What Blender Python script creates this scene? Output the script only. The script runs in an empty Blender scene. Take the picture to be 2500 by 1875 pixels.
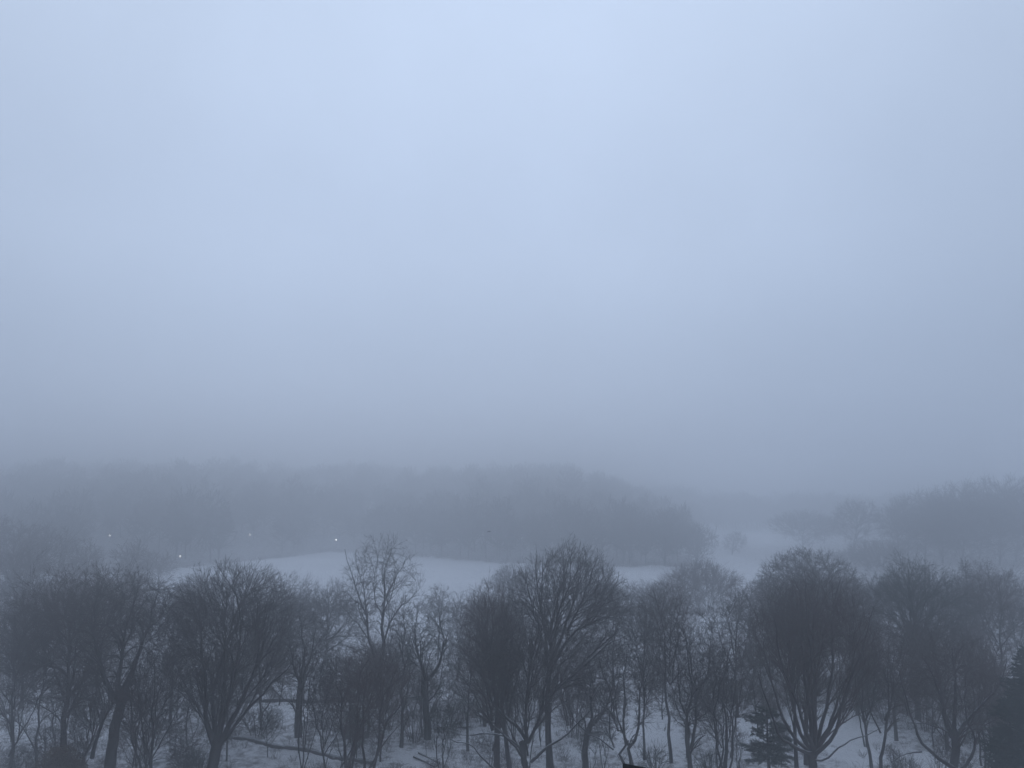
import bpy, math, random
import numpy as np
from mathutils import Vector

S = bpy.context.scene
R = math.radians
# ------------------------------------------------------------------ camera
CAM_H = 29.4
FPX, CX, CY = 1962.0, 1250.0, 937.5      # focal length and centre in photo pixels
HORIZON = 1200.0
PITCH = math.atan((HORIZON - CY) / FPX)
cam = bpy.data.cameras.new("camera")
cam.sensor_width = 36.0
cam.lens = 36.0 * FPX / 2500.0
cam.clip_start = 0.5
cam.clip_end = 8000.0
camo = bpy.data.objects.new("camera", cam)
camo.location = (0, 0, CAM_H)
camo.rotation_euler = (R(90) + PITCH, 0, 0)
S.collection.objects.link(camo)
S.camera = camo
# ------------------------------------------------------------------ view
S.view_settings.view_transform = 'Standard'
S.view_settings.look = 'None'
S.view_settings.gamma = 1.0
S.view_settings.exposure = 0.0
S.cycles.volume_bounces = 5
S.cycles.max_bounces = 8
S.cycles.transparent_max_bounces = 16
# ------------------------------------------------------------------ sky (heavy snow cloud at dusk)
W = bpy.data.worlds.new("World")
S.world = W
W.use_nodes = True
nt = W.node_tree
nt.nodes.clear()
wo = nt.nodes.new('ShaderNodeOutputWorld')
bg = nt.nodes.new('ShaderNodeBackground')
bg.inputs['Strength'].default_value = 0.1
sky = nt.nodes.new('ShaderNodeTexSky')
sky.sky_type = 'NISHITA'
sky.sun_disc = False
sky.sun_elevation = R(28)
sky.sun_rotation = R(170)
sky.air_density = 1.6
sky.dust_density = 4.0
tc = nt.nodes.new('ShaderNodeTexCoord')
sx = nt.nodes.new('ShaderNodeSeparateXYZ')
nt.links.new(tc.outputs['Generated'], sx.inputs[0])
cr = nt.nodes.new('ShaderNodeValToRGB')          # the cloud deck: brightness by height above the horizon
cr.color_ramp.interpolation = 'EASE'
E = cr.color_ramp.elements
SKY = [(0.0, (2.85, 3.6, 5.1)), (0.14, (3.80, 4.75, 6.5)), (0.30, (4.85, 5.95, 7.95)), (0.54, (5.75, 6.95, 9.05)), (1.0, (4.2, 5.1, 6.7))]
SKYMAX = 10.0
while len(E) < len(SKY):
    E.new(0.5)
for e, (p, c) in zip(E, SKY):
    e.position = p
    e.color = (c[0] / SKYMAX, c[1] / SKYMAX, c[2] / SKYMAX, 1)
nt.links.new(sx.outputs['Z'], cr.inputs[0])
sc = nt.nodes.new('ShaderNodeVectorMath')
sc.operation = 'SCALE'
sc.inputs['Scale'].default_value = SKYMAX
nt.links.new(cr.outputs[0], sc.inputs[0])
nz = nt.nodes.new('ShaderNodeTexNoise')          # soft uneven cloud
nz.inputs['Scale'].default_value = 3.0
nz.inputs['Detail'].default_value = 5
nz.inputs['Roughness'].default_value = 0.55
nt.links.new(tc.outputs['Generated'], nz.inputs['Vector'])
mr = nt.nodes.new('ShaderNodeMapRange')
mr.inputs['From Min'].default_value = 0.3
mr.inputs['From Max'].default_value = 0.7
mr.inputs['To Min'].default_value = 0.95
mr.inputs['To Max'].default_value = 1.05
nt.links.new(nz.outputs['Fac'], mr.inputs['Value'])
sc2 = nt.nodes.new('ShaderNodeVectorMath')
sc2.operation = 'SCALE'
nt.links.new(sc.outputs[0], sc2.inputs[0])
xx = nt.nodes.new('ShaderNodeMath'); xx.operation = 'MULTIPLY'      # the deck is thinnest straight over the park, darker to both sides
nt.links.new(sx.outputs['X'], xx.inputs[0]); nt.links.new(sx.outputs['X'], xx.inputs[1])
xm = nt.nodes.new('ShaderNodeMath'); xm.operation = 'MULTIPLY_ADD'
nt.links.new(xx.outputs[0], xm.inputs[0]); xm.inputs[1].default_value = -0.42; xm.inputs[2].default_value = 1.02
xf = nt.nodes.new('ShaderNodeMath'); xf.operation = 'MULTIPLY'
nt.links.new(xm.outputs[0], xf.inputs[0]); nt.links.new(mr.outputs[0], xf.inputs[1])
nt.links.new(xf.outputs[0], sc2.inputs['Scale'])
mx = nt.nodes.new('ShaderNodeMix')
mx.data_type = 'RGBA'
mx.inputs['Factor'].default_value = 0.95
nt.links.new(sky.outputs[0], mx.inputs['A'])
nt.links.new(sc2.outputs[0], mx.inputs['B'])
nt.links.new(mx.outputs['Result'], bg.inputs['Color'])
nt.links.new(bg.outputs[0], wo.inputs[0])
# ------------------------------------------------------------------ sun: hidden by cloud
sl = bpy.data.lights.new("sun", 'SUN')
sl.energy = 0.12
sl.angle = R(60)
sl.color = (0.95, 0.96, 1.0)
so = bpy.data.objects.new("sun", sl)
so.rotation_euler = (R(62), 0, R(-170))
S.collection.objects.link(so)

# ------------------------------------------------------------------ pixel helpers
def P(x, y, Y):
    a, b = (x - CX) / FPX, -(y - CY) / FPX
    dy = math.cos(PITCH) - b * math.sin(PITCH)
    dz = math.sin(PITCH) + b * math.cos(PITCH)
    t = Y / dy
    return np.array([a * t, Y, CAM_H + dz * t])

def G(x, y):                     # pixel -> point on level ground
    a, b = (x - CX) / FPX, -(y - CY) / FPX
    dy = math.cos(PITCH) - b * math.sin(PITCH)
    dz = math.sin(PITCH) + b * math.cos(PITCH)
    t = -CAM_H / dz
    return np.array([a * t, dy * t, 0.0])

def YM(Y):                       # distance whose ground row is the one measured on the photo
    return 57700.0 / (1140.0 + 62784.0 / Y - 1200.0)

def sstep(v, a, b):
    t = np.clip((v - a) / (b - a), 0, 1)
    return t * t * (3 - 2 * t)

def wob(x, y, s, seed):
    r = np.random.RandomState(seed)
    v = 0
    for k in range(5):
        a, b, c = r.normal(size=2) / s * (1.5 ** k), r.uniform(0, 6.28), 0.62 ** k
        v = v + c * np.sin(a[0] * x + a[1] * y + b)
    return v / 2.0

SHX = np.array([-500, -185, -128, -88, -35, 0, 32, 75, 110, 150, 500])
SHY = np.array([285, 290, 305, 395, 360, 332, 318, 322, 590, 600, 600])
def shore(x):                    # where the far wood begins
    return np.interp(x, SHX, SHY) + 2.6 * np.sin(np.asarray(x) / 7.3) + 1.8 * np.sin(np.asarray(x) / 2.9 + 1)

def H(x, y):
    x = np.asarray(x, float); y = np.asarray(y, float)
    s = shore(x)
    h = 0.45 * wob(x, y, 14, 3) * sstep(y, 60, 90) * (1 - sstep(y, 179, 218))
    left = 1 - sstep(x, 10, 110 + .38 * np.clip(y - 300, 0, 400))
    h = h + (3.0 + 24.0 * left) * sstep(y, s - 25, s + 330)
    h = h + 0.9 * wob(x, y, 25, 8) * sstep(y, s + 5, s + 50)
    h = h + 2.2 * sstep(x, 120, 190) * sstep(y, 190, 290)
    h = h + 5 * wob(x, y, 300, 5) * sstep(y, 900, 1300) + 0.9 * wob(x, y, 80, 6) * sstep(y, 620, 720)
    return h

# ------------------------------------------------------------------ materials
def mat(name, col, rough=0.9, var=0.0, scale=3.0, snow=0.0, spec=0.15, thr=0.62):
    m = bpy.data.materials.new(name)
    m.use_nodes = True
    n = m.node_tree.nodes; l = m.node_tree.links
    b = n['Principled BSDF']
    b.inputs['Roughness'].default_value = rough
    b.inputs['Specular IOR Level'].default_value = spec
    co = n.new('ShaderNodeTexCoord')
    ns = n.new('ShaderNodeTexNoise')
    ns.inputs['Scale'].default_value = scale
    ns.inputs['Detail'].default_value = 4
    l.new(co.outputs['Object'], ns.inputs['Vector'])
    ra = n.new('ShaderNodeMix'); ra.data_type = 'RGBA'
    ra.inputs['A'].default_value = tuple(c * (1 - var) for c in col) + (1,)
    ra.inputs['B'].default_value = tuple(c * (1 + var) for c in col) + (1,)
    l.new(ns.outputs['Fac'], ra.inputs['Factor'])
    out = ra.outputs['Result']
    if snow > 0:                 # snow lying on the upward sides of limbs
        g = n.new('ShaderNodeNewGeometry')
        s = n.new('ShaderNodeSeparateXYZ')
        l.new(g.outputs['Normal'], s.inputs[0])
        n2 = n.new('ShaderNodeTexNoise'); n2.inputs['Scale'].default_value = 1.3; n2.inputs['Detail'].default_value = 3
        l.new(co.outputs['Object'], n2.inputs['Vector'])
        ad = n.new('ShaderNodeMath'); ad.operation = 'MULTIPLY_ADD'
        l.new(n2.outputs['Fac'], ad.inputs[0]); ad.inputs[1].default_value = 1.0
        l.new(s.outputs['Z'], ad.inputs[2])
        mp = n.new('ShaderNodeMapRange')
        mp.inputs['From Min'].default_value = 0.5 + thr; mp.inputs['From Max'].default_value = 0.5 + thr + 0.25
        mp.inputs['To Max'].default_value = snow
        l.new(ad.outputs[0], mp.inputs['Value'])
        mm = n.new('ShaderNodeMix'); mm.data_type = 'RGBA'
        l.new(mp.outputs[0], mm.inputs['Factor'])
        l.new(out, mm.inputs['A'])
        mm.inputs['B'].default_value = (0.62, 0.64, 0.68, 1)
        out = mm.outputs['Result']
    l.new(out, b.inputs['Base Color'])
    return m

M = {
    'bark_grey': mat('bark_grey', (0.019, 0.017, 0.015), var=0.35, snow=0.7, thr=0.56),
    'bark_brown': mat('bark_brown', (0.021, 0.015, 0.013), var=0.35, snow=0.6, thr=0.60),
    'bark_green': mat('bark_green', (0.016, 0.018, 0.015), var=0.35, snow=0.55, thr=0.62),
    'twig_grey': mat('twig_grey', (0.036, 0.032, 0.030), var=0.25, snow=0.25, thr=0.8),
    'twig_brown': mat('twig_brown', (0.048, 0.031, 0.027), var=0.25, snow=0.2, thr=0.8),
    'twig_green': mat('twig_green', (0.029, 0.036, 0.028), var=0.25, snow=0.2, thr=0.8),
    'bark_pale': mat('bark_pale', (0.045, 0.045, 0.047), var=0.3, snow=0.6, thr=0.5),  # paler copy for distant trees, haze lightening put into the bark colour
    'twig_pale': mat('twig_pale', (0.070, 0.072, 0.075), var=0.25, snow=0.3, thr=0.7),  # likewise for their twigs: mist brightness mixed into the base colour
    'needles': mat('needles', (0.018, 0.038, 0.026), var=0.4, snow=0.22, thr=0.85),
    'dry_leaf': mat('dry_leaf', (0.075, 0.050, 0.024), var=0.4),
    'brush': mat('brush', (0.050, 0.036, 0.032), var=0.3, snow=0.2, thr=0.8),
    'far_twig': mat('far_twig', (0.070, 0.072, 0.074), var=0.3, scale=0.05),  # far wood twigs, colour raised to add to the haze lightening
    'stone': mat('stone', (0.05, 0.046, 0.044), var=0.4, snow=0.5, thr=0.62, scale=2.0),
    'rock': mat('rock', (0.055, 0.058, 0.055), var=0.5, snow=0.8, thr=0.42, scale=0.8),
    'iron': mat('iron', (0.02, 0.022, 0.022), rough=0.5),
    'roof_dark': mat('roof_dark', (0.006, 0.0055, 0.0055), rough=0.95, var=0.3, spec=0.02),
    'brick': mat('brick', (0.02, 0.014, 0.012), rough=0.95, var=0.3, scale=6, spec=0.02),
    'feather': mat('feather', (0.02, 0.02, 0.022), rough=0.7),
}
def lampmat(strength):
    m = bpy.data.materials.new('lamp_glow'); m.use_nodes = True
    b = m.node_tree.nodes['Principled BSDF']
    b.inputs['Base Color'].default_value = (0.8, 0.8, 0.8, 1)
    b.inputs['Emission Color'].default_value = (1.0, 0.98, 0.95, 1)
    b.inputs['Emission Strength'].default_value = strength
    return m
M['lamp'] = [lampmat(v) for v in (7, 4, 6, 11)]

def ground_mat():
    m = bpy.data.materials.new('snow_ground'); m.use_nodes = True
    n = m.node_tree.nodes; l = m.node_tree.links
    b = n['Principled BSDF']
    b.inputs['Roughness'].default_value = 0.85
    b.inputs['Specular IOR Level'].default_value = 0.1
    co = n.new('ShaderNodeTexCoord')
    at = n.new('ShaderNodeAttribute'); at.attribute_name = 'litter'
    def noise(s, d, r=0.6):
        q = n.new('ShaderNodeTexNoise'); q.inputs['Scale'].default_value = s; q.inputs['Detail'].default_value = d
        q.inputs['Roughness'].default_value = r
        l.new(co.outputs['Object'], q.inputs['Vector']); return q.outputs['Fac']
    f1 = noise(0.8, 9, 0.74)
    ad = n.new('ShaderNodeMath'); ad.operation = 'MULTIPLY_ADD'     # litter shows where noise passes a threshold lowered by the attribute
    l.new(at.outputs['Fac'], ad.inputs[0]); ad.inputs[1].default_value = 0.34
    l.new(f1, ad.inputs[2])
    mp = n.new('ShaderNodeMapRange'); mp.inputs['From Min'].default_value = 0.60; mp.inputs['From Max'].default_value = 0.78
    l.new(ad.outputs[0], mp.inputs['Value'])
    f2 = noise(0.05, 7, 0.65)
    sn = n.new('ShaderNodeMix'); sn.data_type = 'RGBA'
    sn.inputs['A'].default_value = (0.56, 0.57, 0.59, 1); sn.inputs['B'].default_value = (0.92, 0.93, 0.95, 1)
    l.new(f2, sn.inputs['Factor'])
    f3 = noise(1.8, 5)
    li = n.new('ShaderNodeMix'); li.data_type = 'RGBA'
    li.inputs['A'].default_value = (0.09, 0.078, 0.075, 1); li.inputs['B'].default_value = (0.30, 0.29, 0.30, 1)
    l.new(f3, li.inputs['Factor'])
    mm = n.new('ShaderNodeMix'); mm.data_type = 'RGBA'
    l.new(mp.outputs[0], mm.inputs['Factor'])
    l.new(sn.outputs['Result'], mm.inputs['A']); l.new(li.outputs['Result'], mm.inputs['B'])
    l.new(mm.outputs['Result'], b.inputs['Base Color'])
    bp = n.new('ShaderNodeBump'); bp.inputs['Strength'].default_value = 0.35; bp.inputs['Distance'].default_value = 0.3
    l.new(noise(0.9, 6), bp.inputs['Height']); l.new(bp.outputs[0], b.inputs['Normal'])
    return m
M['ground'] = ground_mat()

# ------------------------------------------------------------------ mesh building
def link_mesh(name, V, F, material, parent=None, smooth=True):
    me = bpy.data.meshes.new(name)
    V = np.asarray(V, np.float32); F = np.asarray(F, np.int32)
    me.vertices.add(len(V)); me.vertices.foreach_set('co', V.ravel())
    k = F.shape[1]
    me.loops.add(F.size); me.loops.foreach_set('vertex_index', F.ravel())
    me.polygons.add(len(F))
    me.polygons.foreach_set('loop_start', np.arange(0, F.size, k, dtype=np.int32))
    me.update(calc_edges=True)
    if smooth:
        me.polygons.foreach_set('use_smooth', np.ones(len(F), bool))
    me.materials.append(material)
    o = bpy.data.objects.new(name, me)
    S.collection.objects.link(o)
    if parent is not None:
        o.parent = parent
    return o

def tag(o, label=None, cat=None, group=None, kind=None):
    if label: o['label'] = label
    if cat: o['category'] = cat
    if group: o['group'] = group
    if kind: o['kind'] = kind
    return o

def empty(name, loc, label, cat, group=None):
    o = bpy.data.objects.new(name, None)
    o.empty_display_size = 0.5
    o.location = [float(v) for v in loc]
    S.collection.objects.link(o)
    return tag(o, label, cat, group)

def nrm(v):
    return v / np.maximum(np.linalg.norm(v, axis=-1, keepdims=True), 1e-9)

def tubes(pts, rad, sides):      # pts (N,K,3), rad (N,K) -> verts, quads
    N, K, _ = pts.shape
    tan = np.empty_like(pts)
    tan[:, 1:-1] = pts[:, 2:] - pts[:, :-2]
    tan[:, 0] = pts[:, 1] - pts[:, 0]; tan[:, -1] = pts[:, -1] - pts[:, -2]
    tan = nrm(tan)
    ref = np.where(np.abs(tan[:, :1, 2:3]) > 0.9, np.array([1.0, 0, 0]), np.array([0, 0, 1.0]))
    ref = np.broadcast_to(ref, tan.shape)
    u = nrm(np.cross(tan, ref)); v = np.cross(tan, u)
    a = np.arange(sides) * 2 * np.pi / sides
    V = pts[:, :, None] + rad[:, :, None, None] * (u[:, :, None] * np.cos(a)[None, None, :, None] + v[:, :, None] * np.sin(a)[None, None, :, None])
    base = (np.arange(N) * K * sides)[:, None, None]
    i = (np.arange(K - 1) * sides)[None, :, None]
    j = np.arange(sides)[None, None, :]; j2 = (j + 1) % sides
    q = np.stack([base + i + j, base + i + j2, base + i + sides + j2, base + i + sides + j], -1)
    return V.reshape(-1, 3), q.reshape(-1, 4)

def merge(parts):
    Vs, Fs, o = [], [], 0
    for V, F in parts:
        Vs.append(V); Fs.append(F + o); o += len(V)
    return np.concatenate(Vs), np.concatenate(Fs)

# ------------------------------------------------------------------ tree growth
class Env:                       # lumpy ellipsoid the crown fills
    def __init__(s, c, r, rng, lump=0.12):
        s.c = np.array(c, float); s.r = np.array(r, float); s.ph = rng.uniform(0, 6.28, 4); s.l = lump
    def lumpf(s, q):
        az = np.arctan2(q[..., 1], q[..., 0]); el = q[..., 2]
        return 1 + s.l * (np.sin(3 * az + s.ph[0]) * 0.6 + np.sin(5 * el + 2 * az + s.ph[1]) * 0.7 + 0.6 * np.sin(7 * az + 4 * el + s.ph[2]))
    def exit(s, p, d):
        q = (p - s.c) / s.r; e = d / s.r
        a = (e * e).sum(-1); b = (q * e).sum(-1); c = (q * q).sum(-1) - 1
        disc = np.maximum(b * b - a * c, 0)
        t = (-b + np.sqrt(disc)) / a
        t = np.where((b * b - a * c) < 0, 0, t)
        end = q + e * t[..., None]
        return np.maximum(t * s.lumpf(end), 0)

def spawn(rng, pts, rad, n, t0, t1, ang, angsd, lr, env, K, trop, wobv, rmul, rmin, taper, lmin, fill=1.0, curl=0.0, tpow=1.0):
    N, KP, _ = pts.shape
    idx = np.repeat(np.arange(N), n)
    Mn = len(idx)
    t = t0 + (t1 - t0) * rng.uniform(0, 1, Mn) ** tpow
    f = t * (KP - 1); i = np.minimum(f.astype(int), KP - 2); fr = (f - i)[:, None]
    p = pts[idx, i] * (1 - fr) + pts[idx, i + 1] * fr
    r = rad[idx, i] * (1 - fr[:, 0]) + rad[idx, i + 1] * fr[:, 0]
    tan = nrm(pts[idx, i + 1] - pts[idx, i])
    plen = np.linalg.norm(np.diff(pts, axis=1), axis=2).sum(1)[idx]
    per = nrm(np.cross(tan, rng.normal(size=(Mn, 3))))
    a = np.abs(rng.normal(ang, angsd, Mn))[:, None]
    d = np.cos(a) * tan + np.sin(a) * per
    d[:, 2] += trop; d = nrm(d)
    L = plen * lr * (1.15 - 0.6 * t) * rng.uniform(0.6, 1.25, Mn)
    ex = env.exit(p, d) * rng.uniform(0.74, 1.06, Mn) * fill
    L = np.maximum(np.minimum(L, ex), np.minimum(lmin, L))
    out = np.empty((Mn, K, 3)); out[:, 0] = p
    st = (L / (K - 1))[:, None]
    for k in range(1, K):
        out[:, k] = out[:, k - 1] + d * st
        d = d + rng.normal(0, wobv, (Mn, 3)); d[:, 2] += curl; d = nrm(d)
    r0 = np.maximum(np.minimum(r * rmul, 0.30 * r + 0.05), rmin)
    rr = r0[:, None] * (1 - (1 - taper) * np.linspace(0, 1, K)[None])
    return out, np.maximum(rr, rmin * 0.75)

def resample(poly, K):
    poly = np.array(poly, float)
    if len(poly) > 2:            # smooth once (Chaikin), ends kept
        for _ in range(3):
            q = [poly[0]]
            for a, b in zip(poly[:-1], poly[1:]):
                q += [a * .75 + b * .25, a * .25 + b * .75]
            poly = np.array(q + [poly[-1]])
    s = np.r_[0, np.cumsum(np.linalg.norm(np.diff(poly, axis=0), axis=1))]
    u = np.linspace(0, s[-1], K)
    return np.stack([np.interp(u, s, poly[:, k]) for k in range(3)], 1)

KIND = {   # ang, angsd, lr, trop, wob per level; n children per level
    'oval':   dict(ang=(0.55, 0.60, 0.55, 0.48), lr=(.55, .66, .72, .85), trop=(.25, .16, .10, .06), wob=.13, n=(10, 8, 7, 6), t0=.14),
    'vase':   dict(ang=(0.26, 0.34, 0.40, 0.42), lr=(.55, .60, .66, .8), trop=(.12, .12, .10, .08), wob=.07, n=(9, 8, 7, 6), t0=.16),
    'spread': dict(ang=(0.75, 0.70, 0.60, 0.50), lr=(.55, .66, .72, .85), trop=(.18, .12, .08, .05), wob=.20, n=(10, 8, 7, 6), t0=.16),
    'sparse': dict(ang=(0.60, 0.62, 0.60, 0.52), lr=(.38, .56, .62, .8), trop=(.15, .10, .05, .00), wob=.20, n=(9, 6, 6, 4), t0=.25),
    'stems':  dict(ang=(0.50, 0.52, 0.50, 0.45), lr=(.45, .58, .66, .8), trop=(.25, .18, .10, .06), wob=.15, n=(8, 7, 6, 4), t0=.35),
}
TD = 0.47
def targets(rng, env, n, lo, hi, up=0.0):
    q = nrm(rng.normal(size=(n, 3)))
    q[:, 2] = np.where((q[:, 2] < -.25) & (rng.uniform(0, 1, n) < .5), -q[:, 2], q[:, 2])
    rr = (lo ** 2.2 + (hi ** 2.2 - lo ** 2.2) * rng.uniform(0, 1, n)) ** (1 / 2.2)
    return env.c + env.r * q * (env.lumpf(q) * rr)[:, None]

def connect(rng, T, pts, rad, K, lean, curve, rmul, rmin, taper, wobv, skip=1):
    """grow one branch from the best placed node of the parent branches to every target point"""
    tan = nrm(np.gradient(pts, axis=1))
    n = pts[:, skip:].reshape(-1, 3).astype(np.float32); t = tan[:, skip:].reshape(-1, 3).astype(np.float32); r = rad[:, skip:].reshape(-1)
    out = []
    for a in range(0, len(T), 1500):
        tt = T[a:a + 1500].astype(np.float32)
        d = np.sqrt(np.maximum((tt ** 2).sum(1)[:, None] + (n ** 2).sum(1)[None] - 2 * tt @ n.T, 1e-4))
        c = (tt @ t.T - (n * t).sum(1)[None])
        out.append(np.argmin(d * lean - c, axis=1))
    k = np.concatenate(out)
    p, tg = n[k].astype(float), t[k].astype(float)
    v = T - p; L = np.linalg.norm(v, axis=1, keepdims=True)
    dirv = nrm(tg + nrm(v) * .6 + rng.normal(0, .18, T.shape))
    c1 = p + dirv * L * curve
    u = np.linspace(0, 1, K)[None, :, None]
    B = (1 - u) ** 2 * p[:, None] + 2 * u * (1 - u) * c1[:, None] + u ** 2 * T[:, None]
    w = np.cumsum(rng.normal(0, wobv, B.shape), axis=1) * L[:, None]
    B = B + (w - w[:, :1]) * u
    r0 = np.clip(r[k] * rmul, rmin, .09)
    R_ = r0[:, None] * (1 - (1 - taper) * np.linspace(0, 1, K)[None])
    return B, np.maximum(R_, rmin * .7)

def grow(seed, limbs, radii, env, kind, dens=1.0, rtw=0.010, levels=4, K1=12, sides=7, wmul=1.0, low=False):
    """limbs: list of polylines (local), radii: list of (r0, r1). returns trunk mesh, crown mesh"""
    rng = np.random.default_rng(seed)
    k = KIND[kind]
    L1 = np.stack([resample(p, K1) for p in limbs])
    ln = np.linalg.norm(np.diff(L1, axis=1), axis=2).sum(1)
    w = np.cumsum(rng.normal(0, 0.015, L1.shape), axis=1) * ln[:, None, None] * wmul
    w -= w[:, :1]
    L1 = L1 + w * np.linspace(0, 1, K1)[None, :, None] ** 0.5
    u = np.linspace(0, 1, K1)[None]
    ra = np.array(radii, float)
    ra[:, 1] = np.where(ra[:, 1] > .12, ra[:, 1], np.minimum(ra[:, 1], .028))
    r1 = ra[:, :1] + (ra[:, 1:] - ra[:, :1]) * u ** 0.7
    trunk = [tubes(L1, r1, sides)]
    area = math.pi * env.r[0] * env.r[2]
    if levels == 4: dens = dens * TD
    lean = {'vase': 1.12, 'oval': 1.3, 'spread': 1.5, 'sparse': 1.45, 'stems': 1.2}[kind]
    wv = {'vase': .012, 'oval': .022, 'spread': .035, 'sparse': .035, 'stems': .022}[kind]
    crown = []
    if levels == 4:
        n2, n3, n4 = int(14 + 1.0 * area * dens ** .5), int(40 + 7.5 * area * dens ** .7), int(80 + 26 * area * dens)
        B2, R2 = connect(rng, targets(rng, env, n2, .35, .93), L1, r1, 7, lean, .45, .6, rtw * 2.2, .4, wv)
        B3, R3 = connect(rng, targets(rng, env, n3, .30, .98), np.concatenate([resampleN(L1, 7), B2]), np.concatenate([r1[:, np.linspace(0, K1 - 1, 7).astype(int)], R2]), 5, lean, .45, .55, rtw * 1.5, .45, wv)
        B4, R4 = connect(rng, targets(rng, env, n4, .25, 1.02), B3, R3, 3, lean, .45, .6, rtw * 1.15, .5, wv)
        B5, R5 = spawn(rng, B4, R4, 4, .1, 1, .55, .2, .8, env, 2, .08, .1, .7, rtw, .4, .35, fill=3.0)
        B6, R6 = spawn(rng, B3, R3, 5, .1, 1, .6, .2, .45, env, 2, .08, .1, .6, rtw, .4, .3, fill=3.0)
        crown = [tubes(B2, R2, 4), tubes(B3, R3, 3), tubes(B4, R4, 3), tubes(B5, R5, 3), tubes(B6, R6, 3)]
    else:
        sc_ = (.035 / rtw) * dens
        n2, n3 = int(14 + .5 * area), int(50 + 3.4 * area * sc_ ** .7)
        B2, R2 = connect(rng, targets(rng, env, n2, .35, .93), L1, r1, 5, lean, .45, .6, rtw * 1.8, .4, wv)
        B3, R3 = connect(rng, targets(rng, env, n3, .25, 1.0), B2, R2, 3, lean, .45, .6, rtw * 1.2, .5, wv)
        B4, R4 = spawn(rng, B3, R3, max(2, int(round(3.2 * min(1, sc_)))), .1, 1, .6, .2, .9, env, 2, .08, .1, .7, rtw, .4, .5, fill=3.0)
        crown = [tubes(B2, R2, 4), tubes(B3, R3, 3), tubes(B4, R4, 3)]
    return merge(trunk), merge(crown)

def resampleN(A, K):
    return A[:, np.linspace(0, A.shape[1] - 1, K).astype(int)]

def auto_limbs(seed, h, env, nl, tfrac=0.25, r=0.25, kind='oval', lean=0.0, leader=True, stems=1, spread=1.0):
    """trunk with limbs aimed at the crown surface; local coords, base at origin"""
    rng = np.random.default_rng(seed + 999)
    limbs, rad = [], []
    for s in range(stems):
        a = rng.uniform(0, 6.28); off = 0.35 * (stems > 1)
        b = np.array([math.cos(a) * off, math.sin(a) * off, -0.3])
        topf = 0.85 if leader else tfrac * 1.3
        if stems > 1:
            tgt = env.c + env.r * np.array([math.cos(a) * .6, math.sin(a) * .6, rng.uniform(.2, .8)])
            poly = [b, b + [math.cos(a) * .3, math.sin(a) * .3, h * .2], (b + tgt) / 2 + rng.normal(0, .05 * h, 3), tgt]
        else:
            top = env.c + [0, 0, env.r[2] * (0.75 if leader else -0.5)]
            m = b * .5 + top * .5 + rng.normal(0, .012 * h, 3) + [lean * h * .1, 0, 0]
            poly = [b, b * .75 + m * .25, m, top]
        limbs.append(poly); rad.append((r, r * (0.22 if leader or stems > 1 else 0.55)))
    tp = resample(limbs[0], 20)
    for i in range(nl):
        st = resample(limbs[i % stems], 20)
        t = tfrac + (0.75 - tfrac) * (i / max(1, nl - 1)) ** 0.9 if leader or stems > 1 else rng.uniform(.75, 1.0)
        t = min(max(t + rng.normal(0, .03), 0.1), 1)
        p = st[int(t * 19)]
        az = i * 2.4 + rng.uniform(-.5, .5)
        el = rng.uniform(-.15, 1.15) if not leader else (rng.uniform(-.5, .15) if i < nl / 3 else rng.uniform(-.3, 1.0))
        q = np.array([math.cos(az) * math.cos(el), math.sin(az) * math.cos(el), math.sin(el)])
        e = env.c + env.r * q * env.lumpf(q) * rng.uniform(.55, .90)
        e[2] = max(e[2], p[2] + 0.2)
        d = np.linalg.norm(e - p)
        if kind == 'vase':
            c1 = p + [0, 0, d * .25] + (e - p) * .35
        else:
            c1 = p + [0, 0, d * .12] + (e - p) * [.45, .45, .25]
        limbs.append([p, c1, e])
        rr = r * (1 - .7 * t) * rng.uniform(.45, .7) if leader else r * rng.uniform(.35, .55)
        limbs_r = max(rr, 0.05)
        rad.append((limbs_r, limbs_r * .25))
    return limbs, rad

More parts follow.
